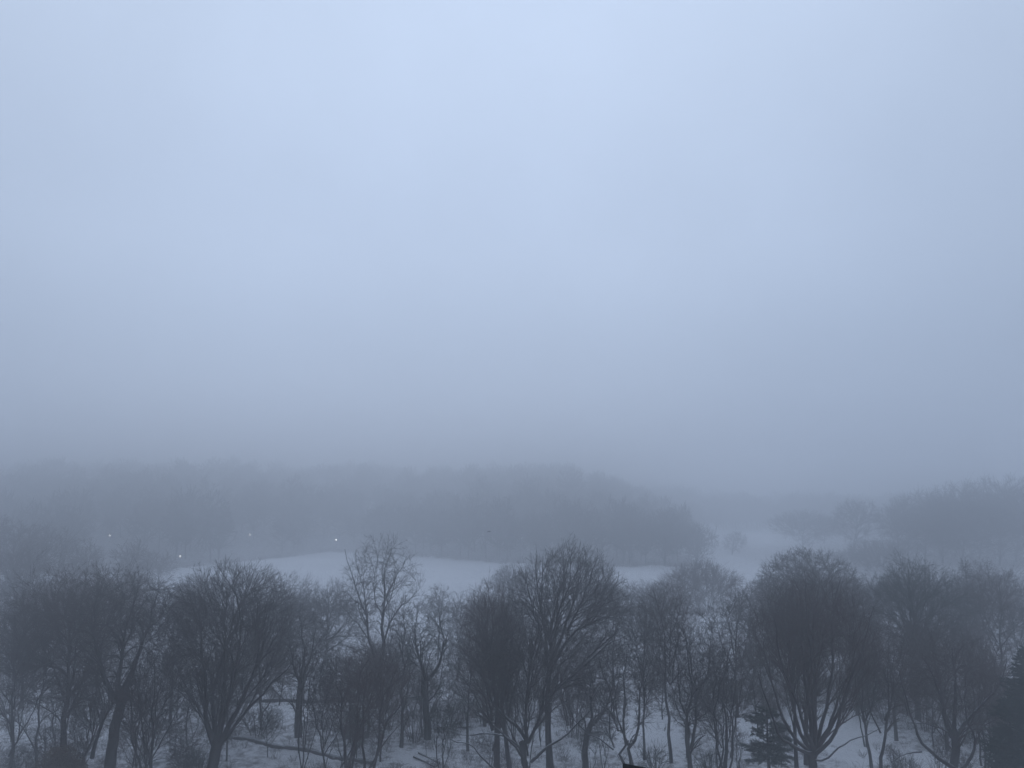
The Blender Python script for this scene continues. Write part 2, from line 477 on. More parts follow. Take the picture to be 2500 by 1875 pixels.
SEED = [100]
def tree(x, Y, top, cx, hw, bot, label, kind='oval', col='grey', nl=12, tf=0.3, r=0.25, leader=True, stems=1, dens=1.0, rtw=0.010,
         limbs=None, group='bare trees along the near edge of the park', seed=None, cat='tree', name='bare_tree', lean=0.0, levels=4, lump=.17,
         ydepth=1.0, wmul=1.0, K1=12, sp=None):
    """x, Y: trunk foot (photo column, metres away); top/bot: crown top and bottom rows; cx, hw: crown centre column and half width"""
    SEED[0] += 1
    seed = SEED[0] if seed is None else seed
    rng = np.random.default_rng(seed)
    Y = YM(Y)
    if levels == 4: hw = hw * (1.14 if hw < 100 else 1.06)
    b = P(x, 1500, Y); b[2] = float(H(b[0], Y))
    t = P(cx, top, Y); bt = P(cx, bot, Y)
    zt, zb = t[2] - b[2], max(bt[2] - b[2], 0.4)
    hx = hw / FPX * Y
    env = Env([t[0] - b[0], 0, (zt + zb) / 2], [hx, hx * ydepth, (zt - zb) / 2], rng, lump)
    if limbs is None:
        lb, ra = auto_limbs(seed, zt, env, nl, tf, r, kind, lean, leader, stems)
    else:
        lb, ra = [], []
        for pl in limbs:
            pts = [P(px, py, Y + dy) - b for (px, py, dy) in pl[:-2]]
            lb.append(pts); ra.append((pl[-2], pl[-1]))
        if limbs[0][0][1] > 1845:             # foot at or below the picture: root it in the ground
            lb[0][0][2] = -0.3
        # a few extra limbs toward targets inside the crown, each from the best placed point of the given ones
        base = np.stack([resample(q, 16) for q in lb]); bt_ = nrm(np.gradient(base, axis=1))
        nb, tb = base[:, 5:13].reshape(-1, 3), bt_[:, 5:13].reshape(-1, 3)
        T_ = targets(rng, env, nl, .45, .85)
        for e in T_:
            v = e - nb; d = np.linalg.norm(v, axis=1)
            m_ = np.argmin(d * 1.35 - (v * tb).sum(1)); p = nb[m_]
            lb.append([p, p + nrm(tb[m_] + .5 * v[m_] / d[m_]) * d[m_] * .45, e]); ra.append((float(np.clip(d[m_] * .018, .05, .13)), .02))
    tr, crn = grow(seed, lb, ra, env, kind, dens, rtw, levels, K1=K1, wmul=wmul)
    e = empty(name, b, label, cat, group)
    link_mesh('trunk', tr[0], tr[1], M['bark_' + col], e)
    link_mesh('crown', crn[0], crn[1], M['twig_' + col], e)
    return e
# ------------------------------------------------------------------ ground
def cleanness(X, Y):             # open snow, pixel-read blobs turned into ground spots: (column, row, half columns, half rows)
    c = np.zeros(np.shape(X))
    for px, py, wx, wy in [(1585, 1800, 75, 55), (2020, 1775, 130, 60), (2260, 1850, 60, 22), (760, 1850, 75, 20), (650, 1750, 60, 26),
                           (1180, 1790, 45, 22), (2080, 1850, 60, 22), (1020, 1850, 60, 22), (1330, 1790, 60, 18), (1420, 1840, 40, 14), (1800, 1780, 50, 40),
                           (1560, 1460, 60, 60), (1720, 1480, 30, 30), (2450, 1500, 50, 16), (2120, 1510, 40, 20), (1090, 1450, 170, 50)]:
        g = G(px, py); g2 = G(px, py - wy)
        sx_, sy_ = wx / FPX * g[1], abs(g2[1] - g[1])
        c = np.maximum(c, np.exp(-(((X - g[0]) / sx_) ** 2 + ((Y - g[1]) / sy_) ** 2) ** 1.5))
    return c

def litter(X, Y):
    s = shore(X)
    base = np.where(Y < 190, 0.48, 0.0)
    base = base * (1 - 0.92 * cleanness(X, Y))
    base = base * (1 - sstep(Y, 165, 205))
    base = np.maximum(base, sstep(Y, s - 1, s + 6) * (1 - sstep(X, 75, 85)) * 0.75)
    base = np.maximum(base, 0.50 * sstep(X, 85, 110) * sstep(Y, 165, 230) * (1 - sstep(Y, 420, 480)))
    lake = (Y > 208) & (Y < s - 1) & (X < 50)
    base = np.where(lake, 0.04 + .16 * wob(X, Y, 18, 41), base)
    return base

def build_ground():
    ys = np.concatenate([np.arange(-250, 60, 20.0), np.arange(60, 130, 0.7), np.arange(130, 360, 1.6), np.arange(360, 800, 6), np.arange(800, 2401, 40)])
    xs = np.concatenate([np.arange(-1400, -160, 40.0), np.arange(-160, -70, 2.0), np.arange(-70, 70, 0.8), np.arange(70, 160, 2.0), np.arange(160, 1401, 40)])
    X, Y = np.meshgrid(xs, ys)
    Z = H(X, Y)
    rng = np.random.default_rng(5)
    Z = Z + 0.05 * rng.normal(size=Z.shape) * (Y > 60) * (Y < 180)
    V = np.stack([X, Y, Z], -1).reshape(-1, 3)
    nx, ny = len(xs), len(ys)
    i = np.arange(ny - 1)[:, None] * nx + np.arange(nx - 1)[None]
    F = np.stack([i, i + 1, i + nx + 1, i + nx], -1).reshape(-1, 4)
    o = link_mesh('ground', V, F, M['ground'])
    a = o.data.attributes.new('litter', 'FLOAT', 'POINT')
    a.data.foreach_set('value', litter(X, Y).ravel().astype(np.float32))
    tag(o, 'snow covered park ground with leaf litter showing through', 'ground', kind='structure')
build_ground()

# ------------------------------------------------------------------ near trees
GN = 'bare trees along the near edge of the park'
# far left
tree(42, 82, 1490, 50, 95, 1790, 'slim bare tree with a straight trunk nearest the left edge of the photo', 'oval', 'grey', nl=10, tf=.35, r=.24, dens=.85)
tree(118, 92, 1455, 105, 110, 1760, 'bare tree with thin trunk between the slim edge tree and the thick straight trunk', 'oval', 'grey', nl=9, tf=.4, r=.17, dens=.8)
tree(186, 88, 1378, 175, 150, 1720, 'tall dark bare tree with one thick straight trunk under a broad dome on the left', 'oval', 'brown', nl=15, tf=.35, r=.50, dens=1.1)
tree(270, 83, 1392, 330, 150, 1740, 'tall bare tree with a very thick trunk forking low on the left', 'spread', 'grey', nl=6, r=.5, dens=1.1,
     limbs=[[(262, 1890, 0), (272, 1760, 0), (285, 1700, 0), .62, .45], [(280, 1715, 0), (250, 1640, -1), (225, 1550, -2), (215, 1460, -1), .36, .08],
            [(285, 1712, 0), (320, 1640, 1), (350, 1540, 2), (385, 1440, 2), .38, .08], [(285, 1712, 0), (298, 1600, -1), (300, 1500, -1), (305, 1420, 0), .30, .06],
            [(225, 1850, 1), (250, 1760, 0), (300, 1650, 3), (345, 1600, 4), .22, .06]])
tree(205, 86, 1600, 215, 70, 1830, 'low leaning bare sapling between the two thick trunks on the left', 'stems', 'brown', nl=5, tf=.3, r=.12, dens=.55, lean=1.2)
tree(395, 81, 1575, 385, 95, 1850, 'small bushy bare tree with several dark stems left of the dense egg shaped tree', 'stems', 'grey', nl=10, r=.17, stems=4, dens=.8, leader=False)
tree(350, 80, 1640, 340, 60, 1860, 'low thin stemmed bare tree right beside the very thick forked trunk', 'stems', 'brown', nl=6, r=.1, stems=3, dens=.6, leader=False)
tree(525, 82, 1366, 575, 148, 1745, 'large dense egg shaped bare tree with a stout trunk forking low', 'vase', 'grey', nl=20, r=.5, dens=1.6,
     limbs=[[(518, 1900, 0), (522, 1850, 0), (530, 1810, 0), .62, .5], [(528, 1830, 0), (500, 1760, 0), (505, 1640, -1), (480, 1500, -2), .34, .06],
            [(530, 1825, 0), (545, 1740, 0), (555, 1600, 1), (545, 1440, 1), .36, .06], [(532, 1825, 0), (570, 1750, 0), (600, 1650, -1), (640, 1480, -1), .34, .06],
            [(535, 1820, 0), (590, 1745, 1), (650, 1690, 1), (715, 1600, 1), .26, .05], [(528, 1820, 0), (520, 1700, 2), (560, 1560, 3), (600, 1420, 3), .30, .05],
            [(532, 1815, 0), (560, 1700, -3), (580, 1560, -4), (520, 1430, -4), .26, .05]], lump=.08)
tree(730, 94, 1480, 730, 90, 1690, 'bare tree with a thick pale grey trunk standing right of the dense egg shaped tree', 'spread', 'grey', nl=9, tf=.55, r=.5, dens=.7,
     limbs=[[(729, 1800, 0), (730, 1740, 0), (736, 1660, 0), .46, .38], [(735, 1670, 0), (712, 1620, 0), (700, 1540, 0), .2, .04], [(736, 1665, 0), (762, 1600, 0), (790, 1520, 0), .2, .04],
            [(736, 1660, 0), (742, 1600, 0), (735, 1510, 0), .26, .04]])
tree(765, 80, 1560, 775, 55, 1800, 'thin young bare tree with a wavy stem in front of the thick pale trunk', 'sparse', 'grey', nl=6, r=.1, stems=2, dens=.7, leader=False)
tree(820, 84, 1585, 830, 75, 1830, 'small bare tree with two thin upright stems left of the many stemmed shrub tree', 'stems', 'grey', nl=8, r=.12, stems=2, dens=.8, leader=False)
tree(885, 81, 1595, 900, 100, 1810, 'many stemmed dark shrub like tree fanning up from the bottom edge', 'stems', 'brown', nl=8, r=.2, dens=.9,
     limbs=[[(845, 1890, 0), (840, 1780, 0), (828, 1680, 0), (825, 1620, 0), .26, .04], [(850, 1880, 0), (868, 1790, 0), (872, 1700, 0), (880, 1620, 0), .18, .04],
            [(890, 1890, 1), (888, 1800, 1), (885, 1720, 1), (905, 1630, 1), .16, .04], [(910, 1890, 0), (925, 1800, 0), (925, 1740, 0), (965, 1650, 0), .17, .04],
            [(900, 1880, -1), (930, 1830, -1), (945, 1760, -1), (1000, 1700, -1), .14, .04], [(858, 1880, 1), (880, 1790, 1), (910, 1720, 2), (930, 1640, 2), .12, .04]])
tree(928, 108, 1306, 932, 92, 1600, 'tallest thinly branched bare tree with two crooked forks rising above the snowfield', 'sparse', 'grey', nl=3, r=.4, dens=.5, rtw=.010, ydepth=.7,
     limbs=[[(926, 1725, 0), (928, 1640, 0), (932, 1560, 0), (932, 1470, 0), (935, 1400, 0), (945, 1320, 0), .42, .05], [(926, 1640, 0), (905, 1580, 0), (893, 1500, 0), (868, 1445, 0), (850, 1395, 0), (838, 1350, 0), .24, .03],
            [(895, 1505, 0), (888, 1450, 1), (872, 1400, 1), (868, 1345, 1), .12, .03], [(930, 1590, 0), (950, 1520, 0), (985, 1480, 0), (1030, 1445, 0), .18, .03],
            [(932, 1480, 0), (960, 1430, 0), (985, 1400, 0), (1000, 1365, 0), .14, .03], [(932, 1495, 0), (912, 1470, 0), (905, 1430, 0), (918, 1370, 0), .10, .025],
            [(934, 1420, 0), (930, 1370, 0), (950, 1340, 0), .07, .02], [(932, 1500, 0), (955, 1465, -2), (975, 1420, -2), (965, 1360, -2), .10, .02]], lump=.15)
tree(985, 97, 1475, 985, 42, 1730, 'straight slender bare tree between the tall forked tree and the open armed tree', 'oval', 'grey', nl=9, tf=.3, r=.26, dens=.6)
tree(1044, 94, 1465, 1048, 68, 1740, 'open armed bare tree whose straight trunk splits into a wide fork', 'spread', 'green', nl=4, r=.4, dens=.6,
     limbs=[[(1044, 1805, 0), (1046, 1730, 0), (1043, 1655, 0), .42, .32], [(1042, 1662, 0), (1025, 1615, 0), (1020, 1560, 0), (1030, 1490, 0), .24, .04], [(1045, 1660, 0), (1080, 1610, 0), (1085, 1560, 0), (1075, 1490, 0), .26, .04],
            [(1046, 1710, 0), (1030, 1698, 0), (990, 1705, 0), .12, .03], [(1020, 1625, 0), (1000, 1610, 0), (985, 1580, 0), .1, .03], [(1046, 1712, 0), (1075, 1680, 0), (1085, 1620, 0), .1, .03]])
tree(1145, 96, 1500, 1145, 55, 1740, 'slim bare tree with a plain dark trunk left of the twin dark trunks', 'oval', 'green', nl=9, tf=.35, r=.2, dens=.75)
tree(1213, 85, 1425, 1195, 85, 1760, 'dark bare tree with stout trunk and steep crowded branches, left of two close trunks', 'vase', 'brown', nl=12, tf=.3, r=.45, dens=.6)
tree(1252, 86, 1440, 1240, 60, 1730, 'dark upright bare tree hugging the right side of the stout crowded one', 'vase', 'grey', nl=8, tf=.35, r=.32, dens=.45)
tree(1292, 80, 1500, 1260, 130, 1780, 'low forked bare tree with long sweeping side limbs at the bottom centre', 'vase', 'grey', nl=9, r=.4, dens=.8, ydepth=.8,
     limbs=[[(1292, 1910, 0), (1290, 1860, 0), (1287, 1810, 0), .34, .28], [(1288, 1815, 0), (1280, 1760, 0), (1290, 1680, 0), (1300, 1560, 0), .2, .04], [(1288, 1812, 0), (1265, 1775, 0), (1225, 1745, 0), (1190, 1700, 0), (1150, 1600, 0), .2, .03],
            [(1290, 1812, 0), (1315, 1755, 0), (1330, 1700, 0), (1350, 1600, 0), .19, .03], [(1296, 1860, 0), (1335, 1820, 0), (1400, 1780, 0), (1455, 1720, 0), .18, .03],
            [(1286, 1865, 0), (1265, 1820, 0), (1225, 1800, 0), (1150, 1798, 0), (1090, 1780, 0), .17, .03], [(1276, 1850, -1), (1250, 1810, -2), (1200, 1770, -2), (1170, 1690, -2), .13, .03],
            [(1230, 1890, -2), (1180, 1858, -2), (1150, 1830, -2), (1110, 1810, -2), .12, .03]])
tree(1343, 90, 1325, 1388, 146, 1690, 'largest fan shaped bare tree with a straight column trunk in the middle of the photo', 'vase', 'grey', nl=14, r=.5, dens=1.35, rtw=.010,
     limbs=[[(1343, 1862, 0), (1342, 1760, 0), (1340, 1640, 0), (1338, 1520, 0), (1334, 1440, 0), (1332, 1350, 0), .46, .08], [(1340, 1600, 0), (1300, 1500, 0), (1285, 1430, 0), (1268, 1370, 0), .2, .04],
            [(1342, 1620, 0), (1385, 1520, 0), (1410, 1440, 0), (1432, 1360, 0), .26, .04], [(1342, 1640, 0), (1390, 1560, 0), (1440, 1500, 0), (1500, 1430, 0), .24, .04],
            [(1340, 1560, 0), (1350, 1480, 0), (1380, 1400, 0), (1395, 1340, 0), .2, .04], [(1342, 1700, 0), (1400, 1640, 0), (1450, 1590, 0), (1520, 1540, 0), .2, .04],
            [(1338, 1520, 2), (1300, 1470, 3), (1255, 1440, 3), .14, .03], [(1342, 1560, 3), (1400, 1500, 5), (1470, 1470, 5), .16, .03], [(1340, 1560, 1), (1310, 1470, 1), (1300, 1400, 1), (1298, 1345, 1), .15, .03], [(1385, 1540, 0), (1425, 1470, -1), (1455, 1400, -1), (1468, 1355, -1), .15, .03], [(1440, 1500, 0), (1485, 1460, 0), (1512, 1420, 0), (1522, 1395, 0), .1, .03], [(1342, 1600, -2), (1360, 1500, -3), (1400, 1420, -4), (1412, 1345, -4), .15, .03]], lump=.10)
tree(1428, 88, 1590, 1450, 65, 1800, 'leaning bare tree whose trunk tilts right beside the column trunk', 'spread', 'grey', nl=5, r=.35, dens=.75,
     limbs=[[(1428, 1862, 0), (1432, 1810, 0), (1452, 1760, 0), .4, .26], [(1448, 1772, 0), (1445, 1710, 0), (1450, 1640, 0), .2, .03], [(1452, 1765, 0), (1480, 1725, 0), (1500, 1640, 0), .2, .03], [(1440, 1790, 0), (1410, 1770, 0), (1390, 1730, 0), .1, .03]])
tree(1538, 80, 1580, 1520, 95, 1800, 'twisted bare tree with two crooked trunks splitting at the bottom edge', 'spread', 'grey', nl=5, r=.3, dens=.75,
     limbs=[[(1536, 1905, 0), (1526, 1860, 0), (1500, 1830, 0), (1522, 1810, 0), (1510, 1780, 0), (1490, 1720, 0), (1480, 1640, 0), .24, .05], [(1544, 1905, 0), (1542, 1850, 0), (1535, 1818, 0), (1555, 1810, 0), (1570, 1770, 0), (1575, 1700, 0), (1590, 1620, 0), .24, .04],
            [(1533, 1818, 0), (1520, 1790, 0), (1530, 1700, 0), (1545, 1620, 0), .15, .04], [(1498, 1830, 0), (1460, 1800, 0), (1430, 1790, 0), .1, .03], [(1510, 1785, 0), (1495, 1740, 1), (1510, 1660, 1), .12, .03],
            [(1500, 1825, 0), (1488, 1790, 1), (1492, 1700, 1), (1470, 1640, 1), .1, .03]])
tree(1566, 92, 1480, 1560, 60, 1720, 'thin straight bare tree rising behind the twisted double trunk', 'oval', 'green', nl=9, tf=.45, r=.17, dens=.7)
tree(1630, 91, 1425, 1625, 62, 1700, 'slender straight bare tree with a plain mast like trunk and high brown crown', 'oval', 'brown', nl=11, tf=.5, r=.24, dens=.8)
tree(1684, 83, 1490, 1690, 85, 1790, 'bare tree with a stout trunk dividing into wavy limbs, right of the mast like trunk', 'oval', 'grey', nl=7, r=.35, dens=.85,
     limbs=[[(1684, 1890, 0), (1686, 1800, 0), (1682, 1740, 0), (1690, 1650, 0), (1680, 1540, 0), .36, .06], [(1686, 1830, 0), (1700, 1770, 0), (1710, 1700, 0), (1740, 1600, 0), .2, .04], [(1680, 1850, 0), (1668, 1760, 0), (1645, 1710, 0), (1640, 1620, 0), .22, .04],
            [(1690, 1760, 0), (1725, 1745, 0), (1745, 1690, 0), .1, .03]])
tree(1740, 81, 1560, 1735, 60, 1800, 'bare sapling clump of three thin stems between stout wavy tree and sinuous trunk', 'stems', 'grey', nl=7, r=.15, stems=3, dens=.7, leader=False)
tree(1772, 88, 1545, 1790, 65, 1760, 'bare tree with a sinuous pale trunk curving up beside the sapling clump', 'spread', 'brown', nl=5, r=.3, dens=.75,
     limbs=[[(1768, 1850, 0), (1772, 1800, 0), (1776, 1750, 0), (1758, 1710, 0), (1765, 1660, 0), (1780, 1580, 0), .26, .05], [(1785, 1850, -1), (1790, 1780, -1), (1798, 1720, -1), (1805, 1640, -1), .17, .04], [(1762, 1700, 0), (1745, 1650, 0), (1740, 1600, 0), .1, .03]])
tree(1929, 84, 1440, 1925, 70, 1690, 'plain straight dark trunk rising just left of the wide vase shaped tree', 'vase', 'grey', nl=9, tf=.5, r=.28, dens=.6)
tree(1952, 91, 1420, 1955, 80, 1680, 'straight trunk partly hidden between the plain dark trunk and the vase shaped tree', 'vase', 'brown', nl=9, tf=.5, r=.34, dens=.6)
VL = [[(1988, 1895, 0), (1988, 1850, 0), (1988, 1826, 0), .44, .40]]
for i, (a, b_, c, d) in enumerate([(1960, 1760, 1850, 1500), (1925, 1790, 1875, 1560), (1975, 1750, 1935, 1430), (1985, 1740, 1985, 1420), (2000, 1750, 2020, 1410), (2010, 1760, 2060, 1440),
                                  (2030, 1775, 2095, 1490), (2045, 1790, 2130, 1560), (1945, 1770, 1895, 1450), (2020, 1790, 2080, 1600), (1905, 1810, 1840, 1640)]):
    dy = ((i * 5) % 7 - 3) * 1.0
    VL.append([(1988, 1835 + (i % 3) * 8, 0), (a, b_, dy * .5), ((a * .45 + c * .55), (b_ * .55 + d * .45), dy), (c, d, dy * 1.4), .24, .035])
VL.append([(1985, 1855, 0), (2015, 1858, 0), (2045, 1820, 0), (2110, 1800, 0), (2160, 1775, 0), .12, .03])
tree(1988, 82, 1400, 1980, 148, 1740, 'wide vase shaped bare tree with many straight limbs fanning up from a low fork', 'vase', 'brown', nl=14, dens=1.0, limbs=VL, lump=.07)
tree(2128, 85, 1580, 2110, 55, 1750, 'crooked bare trunk leaning left, the left one of the crooked pair', 'spread', 'grey', nl=4, dens=.7,
     limbs=[[(2132, 1880, 0), (2126, 1800, 0), (2108, 1760, 0), (2098, 1700, 0), (2092, 1620, 0), .24, .06], [(2110, 1765, 0), (2130, 1720, 0), (2135, 1640, 0), .09, .03]])
tree(2160, 85, 1560, 2170, 60, 1760, 'crooked bare trunk bending right, the right one of the crooked pair', 'spread', 'brown', nl=5, dens=.8,
     limbs=[[(2162, 1890, 0), (2138, 1825, 0), (2160, 1760, 0), (2165, 1690, 0), (2160, 1600, 0), .26, .06], [(2160, 1760, 0), (2185, 1700, 0), (2190, 1620, 0), .1, .03], [(2150, 1790, 0), (2120, 1720, 1), (2130, 1660, 1), .1, .03]])
tree(2335, 80, 1560, 2330, 140, 1800, 'low wide bare tree with heavy arching limbs beside the dark evergreen', 'spread', 'brown', nl=9, dens=.95,
     limbs=[[(2338, 1900, 0), (2335, 1830, 0), (2325, 1790, 0), .42, .36], [(2325, 1800, 0), (2310, 1760, 0), (2300, 1680, 0), (2270, 1600, 0), .26, .04], [(2328, 1795, 0), (2325, 1730, 0), (2330, 1650, 0), (2330, 1580, 0), .24, .04],
            [(2330, 1800, 0), (2370, 1750, 0), (2420, 1690, 0), (2440, 1610, 0), .24, .04], [(2335, 1880, 0), (2270, 1840, 0), (2230, 1790, 0), (2200, 1700, 0), (2185, 1630, 0), .24, .04],
            [(2250, 1835, 0), (2200, 1845, 0), (2170, 1860, 0), .09, .03], [(2345, 1880, 0), (2380, 1840, 0), (2378, 1780, 0), (2350, 1740, 0), (2345, 1650, 0), .18, .03], [(2320, 1790, 0), (2280, 1770, 0), (2230, 1770, 0), .1, .03]])
# second row, a little fainter in the mist
G2 = 'bare trees of the second row'
tree(690, 128, 1403, 690, 85, 1620, 'pale misty bare tree with fine twigs just right of the dense egg shaped tree', 'oval', 'grey', nl=18, tf=.2, r=.3, dens=1.1, rtw=.013, group=G2)
tree(800, 134, 1422, 800, 98, 1620, 'pale rounded misty bare tree left of the tall forked tree', 'oval', 'grey', nl=18, tf=.2, r=.3, dens=1.1, rtw=.013, group=G2)
tree(1070, 140, 1425, 1072, 40, 1560, 'small faint bare tree with a thin pale crown above the open armed tree', 'sparse', 'grey', nl=8, tf=.4, r=.2, dens=.7, rtw=.013, group=G2)
tree(1120, 130, 1450, 1125, 30, 1600, 'narrow faint bare tree against the lower edge of the snowfield', 'sparse', 'grey', nl=8, tf=.4, r=.2, dens=.7, rtw=.013, group=G2)
tree(1185, 105, 1415, 1190, 50, 1620, 'tall narrow bare tree top poking above the crowded dark trunks', 'oval', 'brown', nl=9, tf=.45, r=.25, dens=.7, rtw=.011, group=G2)
tree(1495, 118, 1420, 1500, 70, 1640, 'thin snow dusted bare tree right of the largest fan shaped tree', 'sparse', 'grey', nl=9, tf=.35, r=.25, dens=.8, rtw=.012, group=G2)
tree(1580, 135, 1430, 1580, 60, 1600, 'faint open bare tree in front of the bright snow gap', 'sparse', 'grey', nl=9, tf=.35, r=.2, dens=.8, rtw=.013, group=G2)
tree(1655, 150, 1405, 1650, 55, 1580, 'small misty bare tree below the rounded thicket', 'sparse', 'brown', nl=9, tf=.35, r=.2, dens=.8, rtw=.013, group=G2)
tree(1790, 108, 1440, 1800, 70, 1650, 'bare tree with loose twigs left of the high domed crown', 'sparse', 'grey', nl=10, tf=.35, r=.25, dens=.8, rtw=.012, group=G2)
tree(1965, 118, 1333, 1965, 122, 1600, 'high domed bare crown rising behind the vase shaped tree', 'oval', 'grey', nl=24, tf=.3, r=.4, dens=1.25, lump=.05, rtw=.013, group=G2)
tree(2080, 110, 1400, 2075, 60, 1640, 'bare tree with ragged crown right of the high domed crown', 'oval', 'brown', nl=10, tf=.35, r=.28, dens=.75, rtw=.012, group=G2)
tree(2225, 108, 1362, 2228, 112, 1620, 'broad rounded greenish grey bare tree with upswept limbs on the right', 'vase', 'green', nl=16, tf=.35, r=.42, dens=1.0, rtw=.012, group=G2)
tree(2170, 100, 1500, 2190, 85, 1720, 'dark brown bare tree filling the gap under the broad rounded crown', 'oval', 'brown', nl=11, tf=.3, r=.26, dens=.85, group=G2)
tree(2290, 97, 1500, 2290, 80, 1720, 'dark bare tree behind the low wide tree with arching limbs', 'oval', 'brown', nl=11, tf=.3, r=.26, dens=.85, group=G2)
tree(2425, 110, 1385, 2430, 70, 1640, 'straight bare tree with a bushy top near the right edge above the evergreen', 'oval', 'brown', nl=10, tf=.4, r=.3, dens=.75, rtw=.012, group=G2)
tree(2350, 122, 1372, 2350, 45, 1560, 'narrow bare tree between the broad rounded crown and the bushy topped one', 'sparse', 'grey', nl=9, tf=.4, r=.24, dens=.85, rtw=.013, group=G2)
tree(2478, 104, 1470, 2480, 45, 1620, 'slim bare tree with thin trunk at the right edge of the photo over the evergreen', 'sparse', 'grey', nl=9, tf=.4, r=.2, dens=.75, rtw=.012, group=G2)
tree(70, 112, 1420, 55, 120, 1640, 'wide bare crown filling the left edge behind the slim edge tree', 'oval', 'grey', nl=13, tf=.3, r=.3, dens=.8, rtw=.012, group=G2)
tree(250, 118, 1385, 270, 110, 1600, 'broad bare crown showing between the two thick left trunks', 'oval', 'brown', nl=12, tf=.3, r=.3, dens=.8, rtw=.013, group=G2)
tree(430, 105, 1440, 425, 70, 1640, 'bare tree closing the dip left of the dense egg shaped tree', 'oval', 'grey', nl=10, tf=.3, r=.25, dens=.8, rtw=.012, group=G2)
tree(650, 102, 1560, 640, 70, 1720, 'low bare tree half hidden by the dense egg shaped crown', 'oval', 'brown', nl=9, tf=.3, r=.2, dens=.6, rtw=.012, group=G2)
tree(905, 100, 1560, 905, 75, 1720, 'low brown bare tree behind the many stemmed shrub tree', 'oval', 'brown', nl=9, tf=.3, r=.2, dens=.7, rtw=.012, group=G2)
tree(1440, 125, 1545, 1440, 65, 1660, 'low faint bare tree framed by the arching limbs of the fan shaped tree', 'sparse', 'grey', nl=9, tf=.3, r=.2, dens=.6, rtw=.013, group=G2)
tree(1850, 118, 1540, 1850, 60, 1680, 'low brownish bare tree left of the vase shaped tree', 'oval', 'brown', nl=9, tf=.3, r=.2, dens=.6, rtw=.013, group=G2)
# farther left, across the lake arm, nearly lost in mist
G3 = 'misty trees beyond the left front row'
for (x, Y, top, hw, lab) in [(15, 185, 1262, 85, 'faint misty tree at the left edge above the front row'), (110, 195, 1278, 75, 'faint misty tree left of the upper left lamp'),
                            (205, 200, 1318, 58, 'faint misty tree right under the upper left lamp'), (322, 205, 1318, 50, 'faint misty tree left of the lower lamp'),
                            (385, 222, 1345, 45, 'smallest faint misty tree beside the lower lamp, where the snowfield starts'), (55, 165, 1330, 90, 'hazy tree low at the left edge just over the front crowns')]:
    tree(x, Y, top, x, hw, top + 150, lab, 'oval', 'brown', nl=18, tf=.15, r=.3, dens=1.0, rtw=.03, group=G3, levels=3)
# right middle distance
G4 = 'misty trees of the right middle distance'
for (x, Y, top, hw, bot, kd, lab, tf) in [(1965, 300, 1243, 90, 1330, 'oval', 'faint dome shaped tree on a short forked trunk beside the snowy clearing', .18),
                                    (2088, 272, 1216, 68, 1335, 'oval', 'faint tall egg shaped tree right of the dome shaped one', .3),
                                    (2020, 330, 1262, 52, 1325, 'oval', 'small very faint tree between the dome shaped and the egg shaped trees', .3),
                                    (1792, 300, 1296, 34, 1350, 'sparse', 'small faint tree in the snowy clearing', .2),
                                    (2195, 262, 1215, 62, 1375, 'oval', 'faint tree at the left end of the big misty group on the right', .12),
                                    (2265, 266, 1192, 105, 1400, 'oval', 'large faint tree with a dark trunk in the big misty group on the right', .14),
                                    (2355, 260, 1172, 110, 1405, 'oval', 'tall faint tree with spreading limbs in the middle of the big misty group', .14),
                                    (2450, 254, 1160, 110, 1410, 'oval', 'tallest faint tree of the big misty group, next to the right edge', .35),
                                    (2530, 246, 1185, 90, 1400, 'oval', 'faint tree cut off by the right edge of the photo', .35),
                                    (2310, 262, 1205, 60, 1370, 'oval', 'faint tree half hidden inside the big misty group', .35)]:
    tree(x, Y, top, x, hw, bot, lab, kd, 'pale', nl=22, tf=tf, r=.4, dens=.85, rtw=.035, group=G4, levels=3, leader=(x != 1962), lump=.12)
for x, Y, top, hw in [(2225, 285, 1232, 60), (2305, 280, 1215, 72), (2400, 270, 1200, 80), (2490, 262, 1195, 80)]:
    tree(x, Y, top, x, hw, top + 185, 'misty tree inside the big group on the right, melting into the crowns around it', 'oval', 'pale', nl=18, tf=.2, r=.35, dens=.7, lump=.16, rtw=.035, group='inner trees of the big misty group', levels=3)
# young trees of the crowded understorey: nothing tells them apart
PR = []
UG, UL = 'slim young trees of the crowded understorey', 'slim young bare tree lost among its like between and behind the big trunks'
r_ = np.random.default_rng(4)
def copy_tree(o, loc, rz, sx, sz, label, group):
    c = o.copy(); S.collection.objects.link(c); c.location = loc; c.rotation_euler = (0, 0, rz); c.scale = (sx, sx, sz)
    c['label'] = label; c['group'] = group
    for ch in list(o.children):
        d = ch.copy(); S.collection.objects.link(d); d.parent = c
    return c
for i in range(8):
    px = [60, 470, 690, 1010, 1390, 1610, 1840, 2100][i]; Y = [99, 101, 112, 108, 104, 106, 101, 98][i]
    PR.append(tree(px, Y, 1560 + (i * 37) % 70, px + 5, 38 + (i * 13) % 22, 1730, UL, ('stems', 'sparse', 'oval', 'spread')[i % 4], ('brown', 'grey', 'brown', 'green')[(i // 2) % 4],
                   nl=8, tf=.25, r=.11, stems=(3, 1, 1, 2)[i % 4], leader=i % 4 in (1, 2), dens=.72, rtw=.011, group=UG))
